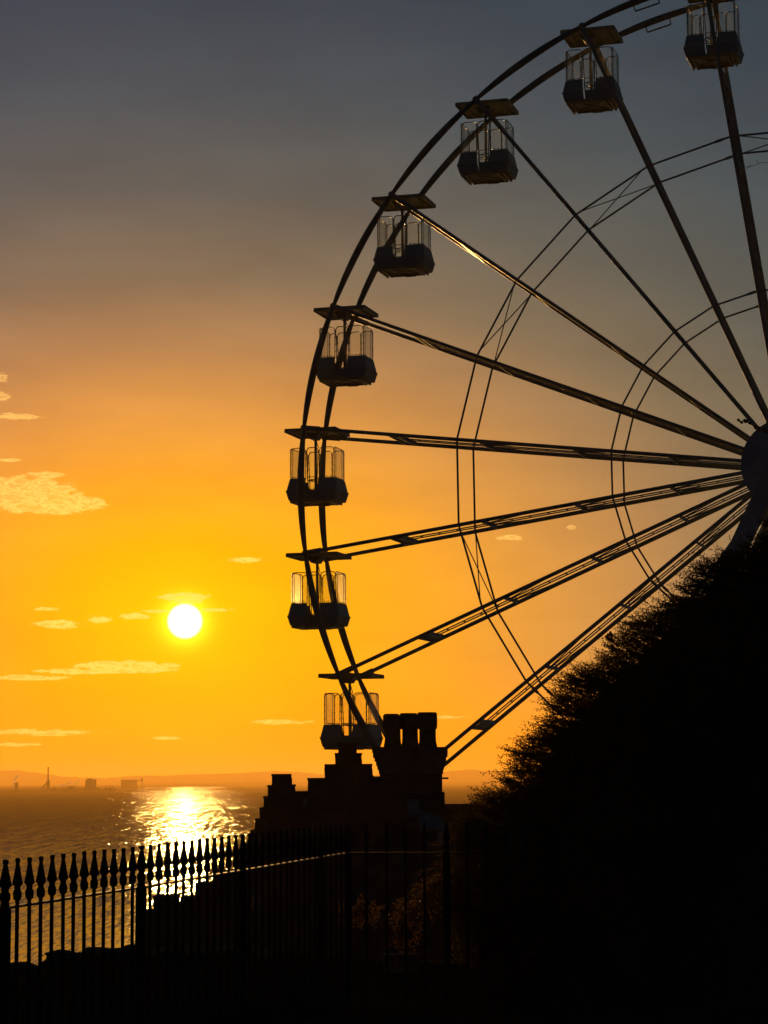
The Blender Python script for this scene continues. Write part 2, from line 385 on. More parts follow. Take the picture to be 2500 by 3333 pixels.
# ------------------------------------------------------------------ works across the bay
SY = 4700.0
def wp(x, y, Y=SY): return U(x, y, Y)
def px2m(p, Y=SY): return p * Y / F
def wbox(mbx, x0, x1, y0, y1, dep=30, Y=SY):
    a, b_ = wp(x0, y1, Y), wp(x1, y0, Y); mbx.box(a.x, Y, min(a.z, 1.5), b_.x, Y + dep, b_.z)
p = wp(156, 2565)
r_ = thing('factory_chimney', (p.x, SY, 1.2), 'tall thin factory chimney standing alone above the works across the bay', 'chimney')
hgt = wp(156, 2497).z - 1.2
mb = MB(); mb.lathe([(1.9, 0), (1.25, hgt * .97), (1.2, hgt)], 16); mb.build('shaft', M['works'], r_, True)
mb = MB(); mb.lathe([(1.25, hgt - 2), (1.7, hgt - 1.6), (1.7, hgt - .2), (1.3, hgt + .3)], 16); mb.build('cap', M['works'], r_, True)
# squat cooling tower
p = wp(54, 2567); r_ = thing('cooling_tower', (p.x, SY, 1.2), 'squat cooling tower at the left end of the works, steam rising beside it', 'cooling tower')
H_ = wp(54, 2547).z - 1.2
mb = MB(); mb.lathe([(4.4, 0), (3.6, H_ * .4), (3.0, H_ * .75), (3.3, H_)], 20); mb.build('shell', M['works'], r_, True)
mb = MB(); mb.lathe([(3.35, H_ - .8), (3.6, H_ - .6), (3.6, H_ + .2), (3.3, H_ + .2)], 20); mb.build('rim', M['works'], r_)
# conveyor tower
p = wp(142, 2565); r_ = thing('conveyor_tower', (p.x, SY + 60, 1.2), 'blocky transfer tower with a sloping conveyor left of the tall chimney', 'tower')
mb = MB(); H_ = wp(142, 2538).z - 1.2; mb.box(-3.2, 0, 0, 2.6, 8, H_ * .86); mb.prism([(-3.2, 0, H_ * .86), (2.6, 0, H_ * .86), (1.4, 0, H_), (-1, 0, H_)], (0, 8, 0)); mb.build('tower_body', M['works'], r_)
mb = MB(); mb.bar((-16, 4, 5), (-2, 4, H_ * .78), 3, 2.2)
for q in (.25, .5, .75): mb.bar((-16 + 14 * q, 4, 0), (-16 + 14 * q, 4, 5 + (H_ * .78 - 5) * q), .7, .7, Vector((1, 0, 0)))
mb.build('conveyor', M['works'], r_)
# blast furnace house
p = wp(252, 2560); r_ = thing('furnace_building', (p.x, SY + 200, 1.2), 'broad furnace building with a raised roof, a white plume drifting across its front', 'building')
mb = MB(); H_ = wp(252, 2538, SY + 200).z - 1.2; mb.box(-10, 0, 0, 11, 20, H_ * .9); mb.build('wall', M['works'], r_)
mb = MB(); mb.prism([(-10.5, -1, H_ * .9 + .01), (11.5, -1, H_ * .9 + .01), (10, -1, H_ * 1.02), (3, -1, H_ * 1.0), (0, -1, H_ * 1.12), (-4, -1, H_ * 1.08), (-8, -1, H_ * .98)], (0, 22, 0)); mb.build('roof', M['works'], r_)
mb = MB()
for q in (-7, 2.5, 7.5): MB().lathe([(.6, 0), (.5, 6)], 8, (q, 8, H_ * .98)).build('vent_stack', M['works'], r_)
# long shed
p = wp(418, 2560, 6500); r_ = thing('long_shed', (p.x, 6500, 1.5), 'long flat topped shed with a gantry at its right end across the bay', 'shed')
mb = MB(); H_ = wp(418, 2538, 6500).z - 1.5; mb.box(-21, 0, 0, 21, 30, H_ - 2); mb.build('wall', M['works'], r_)
mb = MB(); mb.box(-22, -1, H_ - 1.98, 22, 31, H_); mb.build('roof', M['works'], r_)
mb = MB(); mb.bar((21, 4, H_ - 3), (40.5, 4, H_ - 2), 3, 2); mb.box(36, 2, 0, 37.5, 4, H_ + 3); mb.box(40, 2, 0, 41, 4, H_ + 1); mb.lathe([(2.6, 0), (2.6, 3), (1, 5)], 10, (37, 4, H_)); mb.build('gantry', M['works'], r_)
# low jumble of plant between them
mb = MB(); rr = random.Random(4)
for k in range(46):
    x = rr.uniform(165, 380); hh = rr.uniform(3, 10) * (1.2 if 190 < x < 240 else .8)
    p = wp(x, 2565, SY + rr.uniform(-60, 300)); wd = rr.uniform(2, 7)
    mb.box(p.x - wd, p.y, 1, p.x + wd, p.y + 12, 1 + hh)
    if rr.random() < .4: mb.lathe([(.7, 0), (.5, hh + 5)], 6, (p.x, p.y + 3, 1))
tag(mb.build('low_plant_buildings', M['works']), 'low jumble of sheds and pipes spread along the far shore between the larger works', 'works', kind='stuff')
# steam
def plume(name, pts, label, group=None, Y=SY - 30):
    mb = MB(); r0 = random.Random(len(pts) * 7)
    for (x, y, r) in pts:
        c = wp(x, y, Y) + Vector((r0.uniform(-1, 1), r0.uniform(-3, 3), r0.uniform(-1, 1))); R_ = px2m(r, Y)
        prof = [(R_ * math.sin(PI * i / 7) * (1 + .18 * r0.random()), -R_ * 1.15 * math.cos(PI * i / 7)) for i in range(1, 7)]
        mb.lathe(prof, 10, tuple(c), r0.random())
    return tag(mb.build(name, M['steam'], smooth=True), label, 'steam', group)
plume('steam_plume', [(46, 2562, 4), (45, 2555, 4.5), (46, 2548, 4.2), (48, 2541, 4.5), (51, 2535, 4.5), (55, 2529, 4), (59, 2525, 3)], 'white steam leaning right as it rises beside the squat cooling tower', 'steam over the works')
plume('steam_plume', [(245, 2552, 2.6), (249, 2548, 3), (254, 2544, 3), (259, 2540, 2.4)], 'small slanting white puff across the front of the furnace building', 'steam over the works')
plume('steam_plume', [(190, 2558, 2.8), (194, 2556, 3), (199, 2555, 3), (205, 2554, 3), (211, 2554, 3), (217, 2553, 3), (222, 2552, 3), (227, 2549, 3), (231, 2546, 2.6)], 'low trail of steam along the plant between chimney and furnace building', 'steam over the works')
# distant boat
p = onsea(208, 2577.5); r_ = thing('boat', (p.x, p.y, 0), 'tiny dark boat on the water below the works on the far shore', 'boat')
mb = MB(); mb.prism([(-5, -1.2, .9), (4, -1.2, .9), (5.8, -1.2, 1.6), (4.2, -1.2, -.3), (-4.4, -1.2, -.3)], (0, 2.4, 0)); mb.build('hull', M['works'], r_)
mb = MB(); mb.box(-2.6, -.9, .92, 1, .9, 3.0); mb.bar((.2, 0, 3), (.2, 0, 5.2), .2, .2, Vector((1, 0, 0))); mb.build('cabin', M['works'], r_)

# ------------------------------------------------------------------ big wheel
PHI = 0.2896
HUB = EYE + Vector((12.898, 72.235, 9.757))
AX = Vector((math.sin(PHI), math.cos(PHI), 0)); EX = Vector((math.cos(PHI), -math.sin(PHI), 0)); ZZ = Vector((0, 0, 1))
TH0, R0, R1, R2 = 81.80, 16.0, 10.727, 5.618
def hw(r): return 0.967 + 0.0092 * r
def wl(deg, r, s):                                     # wheel-local point (hub at origin); s = +1 near side, -1 far side
    a = math.radians(deg); return -EX * r * math.cos(a) + ZZ * r * math.sin(a) - AX * (hw(r) * s)
wheel = thing('ferris_wheel', HUB, 'tall ferris wheel of slender steel spokes against the sunset sky', 'ferris wheel')
for s, nm in ((1, 'near'), (-1, 'far')):
    mb = MB()
    for k in range(24):
        d0, d1 = TH0 - 15 * k, TH0 - 15 * (k + 1)
        pts = []; rad = []
        for i in range(13):
            q = i / 12; pts.append(wl(d0 + (d1 - d0) * q, R0, s)); rad.append(.062 + .056 * math.sin(PI * q) ** .75)
        mb.tube(pts, rad, 12)
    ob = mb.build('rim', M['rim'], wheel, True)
    mb = MB()
    for k in (0,):
        d = TH0 - 15 * k - 5.6
        p0, p1 = wl(d, R0 - .32, s), wl(d - 3.0, R0 - .30, s); mb.tube([p0, p1], .028, 6)
        for q, dd in ((p0, d), (p1, d - 3.0)): mb.tube([q, wl(dd, R0 - .1, s)], .022, 6)
    mb.build('grab_rail', M['paint'], wheel)
for k in range(24):
    d = TH0 - 15 * k; mb = MB()
    for s in (1, -1):
        mb.tube([wl(d, 1.2, s), wl(d, R0 - .05, s)], [.064, .062] if s > 0 else [.074, .064], 10)
        mb.tube([wl(d, R0 - .55, s), wl(d, R0 + .09, s)], .092, 10)        # sleeve at the joint
    for rr_ in (3.75, 6.85, 9.95, 12.72, 13.05):
        a_, b_ = wl(d, rr_, .93), wl(d, rr_, -.93); mb.bar(a_, b_, .13, .05, (b_ - a_).cross(AX.cross(wl(d, 1, 0))).normalized() if False else wl(d, 1, 0).normalized())
    mb.bar(wl(d, 12.88, .55), wl(d, 12.88, -.85), .32, .04, AX.cross(wl(d, 1, 0)).normalized())
    tan_ = AX.cross(wl(d, 1, 0)).normalized()
    for rr_ in (3.75, 6.85, 9.95):                                        # slim diagonals from cross bar to chord
        for s in (1, -1):
            mb.tube([wl(d, rr_, s * .30), wl(d, rr_ - 1.9, s * .93)], .022, 5)
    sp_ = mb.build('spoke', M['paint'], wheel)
    mb = MB()
    for s in (1, -1): mb.tube([wl(d, 1.2, 0) - AX * .20 * s, wl(d, 12.7, 0) - AX * .20 * s], .024, 6)
    r_i = 1.75
    while r_i < 12.6:
        mb.tube([wl(d, r_i, 0) - AX * .2, wl(d, r_i, 0) + AX * .2], .022, 5); r_i += .62
    mb.build('ladder', M['paint'], sp_)
XB = {23: 1, 1: 1, 3: 1, 6: 1, 8: 0, 9: 1, 11: 1, 13: 1, 15: 1, 17: 1, 19: 1, 21: 1}
for rr_, rad in ((R1, .034), (R2, .031)):
    for s in (1, -1):
        mb = MB()
        for k in range(24):
            a_, b_ = wl(TH0 - 15 * k, rr_, s), wl(TH0 - 15 * (k + 1), rr_, s); mb.tube([a_, b_], rad, 8)
            if k % 8 == 0:
                m_ = b_.lerp(a_, .86); dd = (b_ - a_).normalized(); mb.tube([m_ - dd * .12, m_ + dd * .12], rad * 1.5, 8)
        mb.build('brace_ring', M['paint'], wheel)
for k in XB:
    if not XB[k]: continue
    d0, d1 = TH0 - 15 * k, TH0 - 15 * (k + 1); mb = MB()
    mb.tube([wl(d0 - .8, R1, 1), wl(d1 + .8, R1, -1)], .019, 6); mb.tube([wl(d0 - .8, R1, -1), wl(d1 + .8, R1, 1)], .019, 6)
    mb.build('cross_brace', M['paint'], wheel)
def disc_mesh(off, r, th):
    mb = MB(); n = 72
    a_ = [EX * r * math.cos(2 * PI * i / n) + ZZ * r * math.sin(2 * PI * i / n) - AX * off for i in range(n)]
    return mb.prism(a_, -AX * th)
hubm = MB(); n = 48
hubm = disc_mesh(-1.05, 1.1, 2.1); hub_o = hubm.build('hub', M['hub'], wheel)
for off in (1.10, -1.22): disc_mesh(off, 1.44, .12).build('hub_flange', M['hub'], wheel)
mb = MB()
for rr_, cnt in ((1.30, 36), (1.02, 24), (.62, 16)):
    for i in range(cnt):
        a = 2 * PI * i / cnt + rr_; c = EX * rr_ * math.cos(a) + ZZ * rr_ * math.sin(a) - AX * 1.22
        mb.tube([c, c - AX * .05], .035, 6)
mb.build('hub_bolts', M['hub'], hub_o)
for s in (1, -1):
    for q in (-1, 1):
        off = 1.85
        top = -AX * off * s + ZZ * .35; bot = -AX * (off + 1.5) * s + EX * (9.4 * q) - ZZ * 19.3
        mb = MB(); dd = (bot - top).normalized(); side = dd.cross(AX * s).normalized()
        mb.obox((top + bot) / 2, side * .27, dd.cross(side).normalized() * .2, (bot - top) / 2)
        lg = mb.build('support_leg', M['leg'], wheel)
        mb = MB(); mb.obox(bot - ZZ * .1, EX * .9, AX * .7, ZZ * .25); mb.build('foot_plate', M['leg'], lg)
    mb = MB(); mb.tube([-AX * s * 1.2, -AX * s * 2.25], .42, 24); mb.build('axle', M['hub'], wheel)

# ------------------------------------------------------------------ gondolas
def rect_frame(mb, P, u0, u1, z0, z1, rad, cut=.10, bottom_in=0.0):
    """rounded-corner tube frame in the plane spanned by function P(u, z)"""
    pts = []
    cs = [(u0 + bottom_in, z0, 0), (u1 - bottom_in, z0, 0), (u1, z1, 1), (u0, z1, 1)]
    pts = [P(u0 + bottom_in, z0), P(u1 - bottom_in, z0), P(u1, z1 - cut), P(u1 - cut * .35, z1 - cut * .3), P(u1 - cut, z1), P(u0 + cut, z1), P(u0 + cut * .35, z1 - cut * .3), P(u0, z1 - cut)]
    mb.tube(pts, rad, 6, closed=True)
def make_gondola():
    g = thing('gondola', (0, 0, 0), 'x', 'gondola')
    ex, ax, z = EX, AX, ZZ
    def Q(u, v, h): return ex * (u + .10) + ax * v + z * h
    # canopy: thin pan with lip
    mb = MB(); a, b_ = .90, .80; th = .035
    mb.obox(Q(0, 0, .02), ex * a, ax * b_, z * th)
    cp = mb.build('canopy', M['canopy'], g, bevel=.02)
    mb = MB()
    for s in (-1, 1):
        mb.obox(Q(0, s * (b_ - .02), -.045), ex * a, ax * .02, z * .03)
        mb.obox(Q(s * (a - .02), 0, -.045), ex * .02, ax * (b_ - .045), z * .03)
    for s in (-.62, 0, .62): mb.obox(Q(s, 0, -.035), ex * .025, ax * (b_ - .05), z * .02)
    mb.build('canopy_lip', M['canopy'], cp)
    # axle across the two rims, and hanging pole
    mb = MB(); mb.tube([-ax * (hw(R0) + .08), ax * (hw(R0) + .08)], .062, 12)
    mb.tube([-ax * .3, ax * .3], .12, 14); mb.prism([Q(-.36, -.25, -.02), Q(.16, -.25, -.02), Q(0, -.25, -.24), Q(-.20, -.25, -.24)], ax * .5)
    mb.build('axle', M['paint'], g, False)
    mb = MB(); mb.tube([Q(-.06, 0, -.2), Q(-.06, 0, -2.2)], .045, 12)
    mb.tube([Q(-.06 + .24 * math.cos(i * PI / 8), .24 * math.sin(i * PI / 8), -1.62) for i in range(16)], .018, 6, closed=True)
    for i in range(3):
        a_ = i * 2 * PI / 3; mb.tube([Q(-.06, 0, -1.66), Q(-.06 + .24 * math.cos(a_), .24 * math.sin(a_), -1.62)], .014, 5)
    mb.build('centre_pole', M['paint'], g, True)
    zt, zb, z1, z2, z3 = -.58, -1.57, -1.63, -2.04, -2.34
    hx = {zt: .76, zb: .76, z1: .785, z2: .87, z3: .80}; hy = {zt: .53, zb: .53, z1: .56, z2: .68, z3: .64}
    dw = .215                                           # half width of the door opening
    # body: four moulded corners/walls, leaving a door opening on each long face
    for s in (-1, 1):                                   # s: left / right half as seen
        mb = MB(); secs = []
        for (zz, inn) in ((z1, dw), (z1 - .04, dw + .01), (z2 - .03, dw - .03), (z2 + .0, dw - .03), (z3, dw - .05)):
            H = hx.get(zz) or (.80 if zz > z2 else .87); V = hy.get(zz) or (.575 if zz > z2 else .68)
            if zz == z2 - .03: H, V = .875, .685
            c = .05
            secs.append([Q(s * inn, -V, zz), Q(s * (H - c), -V, zz), Q(s * H, -V + c, zz), Q(s * H, V - c, zz), Q(s * (H - c), V, zz), Q(s * inn - .28, V, zz)])
        secs = [secs[0], secs[1], secs[3], secs[2], secs[4]]
        base = len(mb.v)
        for sc_ in secs: mb.v += [tuple(q) for q in sc_]
        for i in range(len(secs) - 1):
            for j in range(5): mb.f.append((base + i * 6 + j, base + i * 6 + j + 1, base + (i + 1) * 6 + j + 1, base + (i + 1) * 6 + j))
        ob = mb.build('body_panel', M['cabin'], g)
        md = ob.modifiers.new('solid', 'SOLIDIFY'); md.thickness = .035; md.offset = 0
        md = ob.modifiers.new('bevel', 'BEVEL'); md.width = .012; md.segments = 2
        # moulded ribs round the shell
        mb = MB()
        for (zz, H, V, r_) in ((z1 + .01, .79, .565, .018), (-1.80, .832, .618, .010), (-2.04, .888, .70, .022), (-2.2, .855, .675, .010)):
            pts = [Q(s * dw, -V, zz), Q(s * (H - .05), -V, zz), Q(s * H, -V + .05, zz), Q(s * H, V - .05, zz), Q(s * (H - .05), V, zz), Q(s * dw - .28, V, zz)]
            mb.tube(pts, r_, 6)
        mb.build('moulding', M['cabin'], ob)
        # bench inside
        mb = MB(); mb.obox(Q(s * .64, 0, -2.02), ex * .12, ax * .5, z * .03); mb.obox(Q(s * .70, 0, -1.8), ex * .03, ax * .48, z * .16); mb.build('bench', M['cabin'], g)
    # floor and underframe
    mb = MB(); mb.obox(Q(0, 0, z3 + .02), ex * .79, ax * .63, z * .025); fl = mb.build('floor', M['under'], g)
    mb = MB()
    for u in (-.74, -.60, .52, .66): mb.obox(Q(u, 0, z3 - .045), ex * .03, ax * .60, z * .04)
    for v in (-.58, .58): mb.obox(Q(-.04, v, z3 - .04), ex * .60, ax * .025, z * .035)
    mb.bar(Q(-.55, -.52, z3 - .03), Q(.48, .52, z3 - .03), .05, .03); mb.bar(Q(-.55, .52, z3 - .032), Q(.48, -.52, z3 - .032), .05, .03)
    mb.obox(Q(.05, .61, z3 - .06), ex * .18, ax * .03, z * .03)
    mb.build('underframe', M['under'], fl)
    # cage: tube frames with glass, two panes beside a door on each long face, one wide pane at each end
    cage = MB(); glass = []
    for v in (-.53, .53):
        o_ = 0 if v < 0 else -.28
        P = lambda u, h, v=v: Q(u, v, h)
        for (u0, u1) in (((-.76, -.235), (.235, .76)) if v < 0 else ((-.76, -.515), (-.045, .345), (.36, .76))):
            rect_frame(cage, P, u0, u1, zb, zt, .0145, .11)
            gb = MB(); gb.obox(Q((u0 + u1) / 2, v, (zt + zb) / 2), ex * ((u1 - u0) / 2 - .012), ax * .004, z * ((zt - zb) / 2 - .012)); glass.append(gb)
            for i in range(4):
                for uu in (u0, u1):
                    hh_ = zb + .14 + i * .24; cage.tube([Q(uu - .028, v, hh_), Q(uu + .028, v, hh_)], .011, 5)
            for uu in (u0 + .13, (u0 + u1) / 2, u1 - .13): cage.tube([Q(uu, v, zb - .025), Q(uu, v, zb + .035)], .010, 5)
        # door frame, narrowing towards the bottom
        Q0 = Q; Q = lambda u, v_, h, o_=o_, Q0=Q0: Q0(u + o_, v_, h); P = lambda u, h, v=v, Q=Q: Q(u, v, h)
        dm = MB(); rect_frame(dm, P, -.205, .205, -2.06, zt, .016, .11, .055)
        dm.tube([Q(-.175, v, -1.98), Q(.175, v, -1.98)], .013, 6); dm.tube([Q(-.205, v, zb), Q(.205, v, zb)], .012, 6)
        dm.tube([Q(.15 * math.cos(PI + i * PI / 8), v, -2.08 + .15 * math.sin(PI + i * PI / 8)) for i in range(9)], .014, 6)
        dm.tube([Q(.05, v, -1.98), Q(.15, v, -1.86)], .011, 5)
        for i in range(6):
            for uu in (-1, 1):
                hh_ = -1.86 + i * .235; w_ = .155 + .05 * min(1, max(0, (hh_ + 2.06) / 1.3)); dm.tube([Q(uu * w_ - .026, v, hh_), Q(uu * w_ + .026, v, hh_)], .011, 5)
        dr = dm.build('door', M['tube'], g, True)
        gb = MB(); gb.prism([Q(-.150, v - .004, -1.97), Q(.150, v - .004, -1.97), Q(.19, v - .004, zt + .09), Q(.10, v - .004, zt + .012), Q(-.10, v - .004, zt + .012), Q(-.19, v - .004, zt + .09)], ax * .008)
        gb.build('door_glass', M['glass'], dr)
        gb = MB(); gb.prism([Q(-.148, v - .012, -2.30), Q(.148, v - .012, -2.30), Q(.15, v - .012, -2.0), Q(-.15, v - .012, -2.0)], ax * .024); gb.build('door_panel', M['cabin'], dr)
        Q = Q0
    for u in (-.76, .76):
        P = lambda v, h, u=u: Q(u, v, h)
        rect_frame(cage, P, -.53, .53, zb, zt, .0145, .10)
        cage.tube([Q(u, -.33, zb), Q(u, -.33, zt)], .011, 6); cage.tube([Q(u, .33, zb), Q(u, .33, zt)], .011, 6)
        gb = MB(); gb.obox(Q(u * 1.035, 0, (zt + zb) / 2), ex * .004, ax * .56, z * ((zt - zb) / 2 + .0)); glass.append(gb)
    # rail tying cage to body, and struts to the canopy
    for (uu, vv) in ((-.76, -.53), (.76, -.53), (-.76, .53), (.76, .53), (-.235, -.53), (.235, -.53), (-.515, .53), (.345, .53)):
        cage.tube([Q(uu, vv, zb), Q(uu, vv, z1 - .03)], .011, 5)
    cage.tube([Q(.215, -.53, zt - .02), Q(.0, -.2, -.2)], .014, 6); cage.tube([Q(-.215, .53, zt - .02), Q(-.1, .2, -.2)], .014, 6)
    cage.build('cage', M['tube'], g, True)
    for gb in glass: gb.build('window_pane', M['glass'], g)
    return g
gon_labels = ['topmost gondola, cut by the top edge of the photo beside the steepest spoke', 'gondola second from the top, crossed low by a thick spoke over its right wall',
              'third gondola down, grey sky behind, a slim spoke crossing its right wall', 'gondola with its canopy catching gold light, at the outer end of the brightly lit spoke',
              'gondola on the left curve where grey sky turns orange, fifth from the top', 'gondola just below the outer end of the nearly level spoke',
              'gondola against deep orange sky, crossed by the slanting rim, second from the bottom', 'lowest gondola, just above the stone gable and beside the chimney flues']
proto = make_gondola()
for k in range(8):
    o = proto if k == 0 else copy_tree(proto)
    d = math.radians(TH0 - 15 * k)
    o.location = HUB - EX * R0 * math.cos(d) + ZZ * R0 * math.sin(d)
    o.rotation_euler = (0, 0, 0)
    tag(o, gon_labels[k], 'gondola', 'gondolas hanging from the wheel')

# ------------------------------------------------------------------ iron railing
Y0 = 9.85
rail_t = thing('iron_railing', (U(462, 2752, Y0 * 1.174).x, Y0 * 1.174, 18.4), 'black iron railing with ball topped spear heads across the foreground', 'railing')
rl = rail_t.location
prof_s = [(0.0085, -1.20), (.0088, -.185), (.0095, -.182), (.0145, -.178), (.0185, -.170), (.0192, -.150), (.0175, -.142), (.0135, -.136), (.0135, -.124), (.016, -.119), (.0235, -.112), (.0232, -.106), (.0185, -.085),
          (.0135, -.058), (.0095, -.034), (.0078, -.024), (.0100, -.0195), (.0112, -.0112), (.0100, -.004), (.0055, -.0004)]
picket_me = None
def put_picket(p, post=False):
    global picket_me
    mb = MB()
    if post:
        pr = [(.0275, -1.22), (.0275, -.215), (.021, -.20)] + [(r * 1.22, z) for r, z in prof_s[3:]]
        pr = [(r, z) for r, z in pr]
        mb.lathe(pr, 4 if False else 12, (0, 0, 0)); mb.box(-.024, -.024, -1.22, .024, .024, -.21)
        o = mb.build('post', M['iron'], rail_t, False)
    else:
        if picket_me is None:
            mb.lathe(prof_s, 12); o = mb.build('picket', M['iron'], rail_t, True); picket_me = o.data
        else:
            o = bpy.data.objects.new('picket', picket_me); C.objects.link(o); o.parent = rail_t
    o.location = Vector(p) - rl
    return o
c_, b_f = .01337, 40.18
def leftpos(i):
    x = (20 + b_f * i) / (1 + c_ * i); Y = Y0 * (1 + c_ * i)
    pts_i = [0, 13, 44]; ytop = [2797, 2752, 2677]
    # top height is interpolated in metres along the straight run
    zt_ = [U(20, 2797, Y0).z, U(462, 2752, Y0 * (1 + c_ * 13)).z, U(1130, 2677, Y0 * (1 + c_ * 44)).z]
    return Vector((U(x, 2700, Y).x, Y, float(np.interp(i, pts_i, zt_))))
jj = random.Random(2)
for i in range(-4, 45):
    p = leftpos(i)
    post = i in (0, 13, 26, 39)
    o = put_picket(p + Vector((0, 0, jj.uniform(-.0015, .0015))), post)
    o.rotation_euler = (jj.uniform(-.007, .007), jj.uniform(-.007, .007), 0)
pc = leftpos(44.45); put_picket(pc + Vector((0, 0, .0)), True)
YR = pc.y
right_px = [1192, 1258, 1319, 1380, 1452, 1519, 1582, 1645, 1708]
for i, x in enumerate(right_px): 
    q = U(x, 2677.5 - (x - 1190) * .004, YR); put_picket(q, x == 1452)
a, b_ = leftpos(-4), pc
def railbar(p0, p1, dz):
    mb = MB(); d = Vector((p1.x - p0.x, p1.y - p0.y, 0)).normalized(); n_ = Vector((d.y, -d.x, 0))
    p0, p1 = p0 + Vector((0, 0, dz)) - rl, p1 + Vector((0, 0, dz)) - rl
    mb.obox((p0 + p1) / 2, (p1 - p0) / 2, n_ * .019, Vector((0, 0, .0048)))
    mb.build('rail', M['iron'], rail_t)
railbar(a, leftpos(13), -.205); railbar(leftpos(13.0), leftpos(44.4), -.205)
pe = U(1740, 2676, YR); railbar(pc, pe, -.205)

# ------------------------------------------------------------------ stone house with stepped gables
YG = 43.0
house = thing('stone_house', (U(1130, 2700, YG).x, YG, 11), 'dark stone house with crow stepped gables and a massive chimney stack below the wheel', 'house')
hl = house.location
def face(pts, Y, thick, name, material, bevel=.0, parent=None, jitter=0.0):
    mb = MB(); r0 = random.Random(5)
    P = [U(x + r0.uniform(-jitter, jitter), y + r0.uniform(-jitter, jitter), Y) - hl for x, y in pts]
    mb.prism(P, (0, thick, 0)); return mb.build(name, material, parent or house, bevel=bevel)
main = [(1001, 2575), (1002, 2534), (1057, 2532), (1056, 2500), (1059, 2488), (1091, 2487), (1090, 2460), (1092, 2452), (1102, 2451), (1102, 2425), (1105, 2417), (1158, 2416), (1161, 2430), (1161, 2450), (1175, 2451), (1177, 2478), (1178, 2487),
        (1209, 2487), (1213, 2505), (1213, 2522), (1217, 2528), (1266, 2528), (1266, 2568), (1322, 2570), (1327, 2582), (1327, 2656), (1364, 2656), (1366, 2702), (1425, 2703), (1426, 2748), (1472, 2748), (1473, 2800), (1520, 2800), (1520, 3900), (1001, 3900)]
face(main, YG, .5, 'stepped_gable', M['stone'], jitter=.9)
leftg = [(800, 2747), (814, 2745), (816, 2706), (829, 2703), (831, 2667), (845, 2665), (844, 2632), (858, 2629), (860, 2594), (872, 2592), (871, 2557), (884, 2556), (885, 2522), (944, 2520), (948, 2536), (947, 2553), (957, 2554), (959, 2575), (1001, 2574), (1001, 3900), (800, 3900)]
face(leftg, YG + .8, .5, 'stepped_gable', M['stone'], jitter=.9)
# coping slabs proud of each step
mb = MB(); 
for (x0, x1, y, Y) in ((1000, 1058, 2532, YG), (1056, 1092, 2487, YG), (1089, 1103, 2450.5, YG), (1101, 1162, 2415, YG), (1161, 1178, 2450.5, YG), (1178, 1212, 2486, YG), (1216, 1268, 2527, YG), (1266, 1326, 2568.5, YG), (1326, 1366, 2655, YG), (1365, 1427, 2701.5, YG),
                       (1426, 1474, 2747, YG), (883, 945.5, 2519, YG + .8), (869.5, 885, 2555, YG + .8), (856, 872, 2591, YG + .8), (843, 859, 2628, YG + .8), (829.5, 845, 2664, YG + .8), (814, 831, 2702, YG + .8), (799, 816, 2744, YG + .8), (947, 959.5, 2553, YG + .8)):
    p, q = U(x0, y, Y - .03) - hl, U(x1, y + 8, Y - .03) - hl
    MB().box(p.x, p.y, q.z, q.x, p.y + .58, p.z).build('coping', M['cap'], house, bevel=.01)
# roofs behind the gables
mb = MB()
rz = lambda x, y, Y: U(x, y, Y) - hl
for pk, lft, rgt in (((1132, 2455), (985, 2610), (1420, 2745)),):
    A, B, D_ = rz(*pk, YG + .5), rz(*lft, YG + .5), rz(*rgt, YG + .5); k = Vector((0, 7.5, 0))
    mb.prism([B, A, D_, D_ - Vector((0, 0, .12)), A - Vector((0, 0, .14)), B - Vector((0, 0, .12))], k)
mb.build('roof', M['slate'], house)
mb = MB(); A, B, D_ = rz(915, 2565, YG + 1.3), rz(812, 2760, YG + 1.3), rz(1001, 2640, YG + 1.3)
mb.prism([B, A, D_, D_ - Vector((0, 0, .12)), A - Vector((0, 0, .12)), B - Vector((0, 0, .12))], (0, 5, 0)); mb.build('roof', M['slate'], house)
mb = MB(); mb.prism([rz(x, y, YG + 1.5 - .9 * (y - 2601) / 174) for x, y in ((1318, 2601), (1363, 2601), (1366, 2636), (1440, 2662), (1455, 2710), (1500, 2724), (1500, 2775), (1300, 2775))], (0, .03, -.03)); mb.build('roof', M['slate'], house)
mb = MB(); p, q = rz(1003, 3900, YG + .52), rz(1500, 2790, YG + 7); mb.box(p.x, .52, p.z, q.x, 8, q.z); mb.build('wall', M['stone'], house)
# chimney stack with corbelled head and three flues
YC = YG + 1.6
def slab(x0, x1, y0, y1, name='c', mbx=None, dep=1.0, off=0.0):
    p, q = U(x0, y1, YC) - hl, U(x1, y0, YC) - hl; mbx.box(p.x, p.y + off, p.z, q.x, p.y + dep - off, q.z)
mb = MB(); slab(1236, 1440, 2512, 2578.3, mbx=mb, off=.16); slab(1233, 1448, 2578, 3000, mbx=mb, off=.10)
ch = mb.build('chimney', M['stone'], house, bevel=.01)
cb = [(1211, 2431), (1458, 2431), (1457.5, 2449), (1457, 2464), (1452.5, 2464), (1452.5, 2478), (1449, 2478), (1449, 2492), (1446, 2492), (1446, 2505), (1443, 2505), (1443, 2519), (1233, 2519), (1232, 2505), (1228, 2505), (1228, 2492), (1224, 2492), (1224, 2478), (1219, 2478), (1219, 2466), (1214, 2466), (1214, 2449), (1211, 2449)]
mb = MB(); mb.prism([U(x, y, YC) - hl for x, y in cb], (0, 1.0, 0)); mb.build('corbel', M['cap'], ch)
flues = [((1249, 1296, 2321), (1247.5, 1302), (1253, 1304.5)), ((1305, 1359, 2319), (1301, 1361.5), (1310.5, 1361.5)), ((1363, 1423, 2316.5), (1360.5, 1425), (1367, 1420.5))]
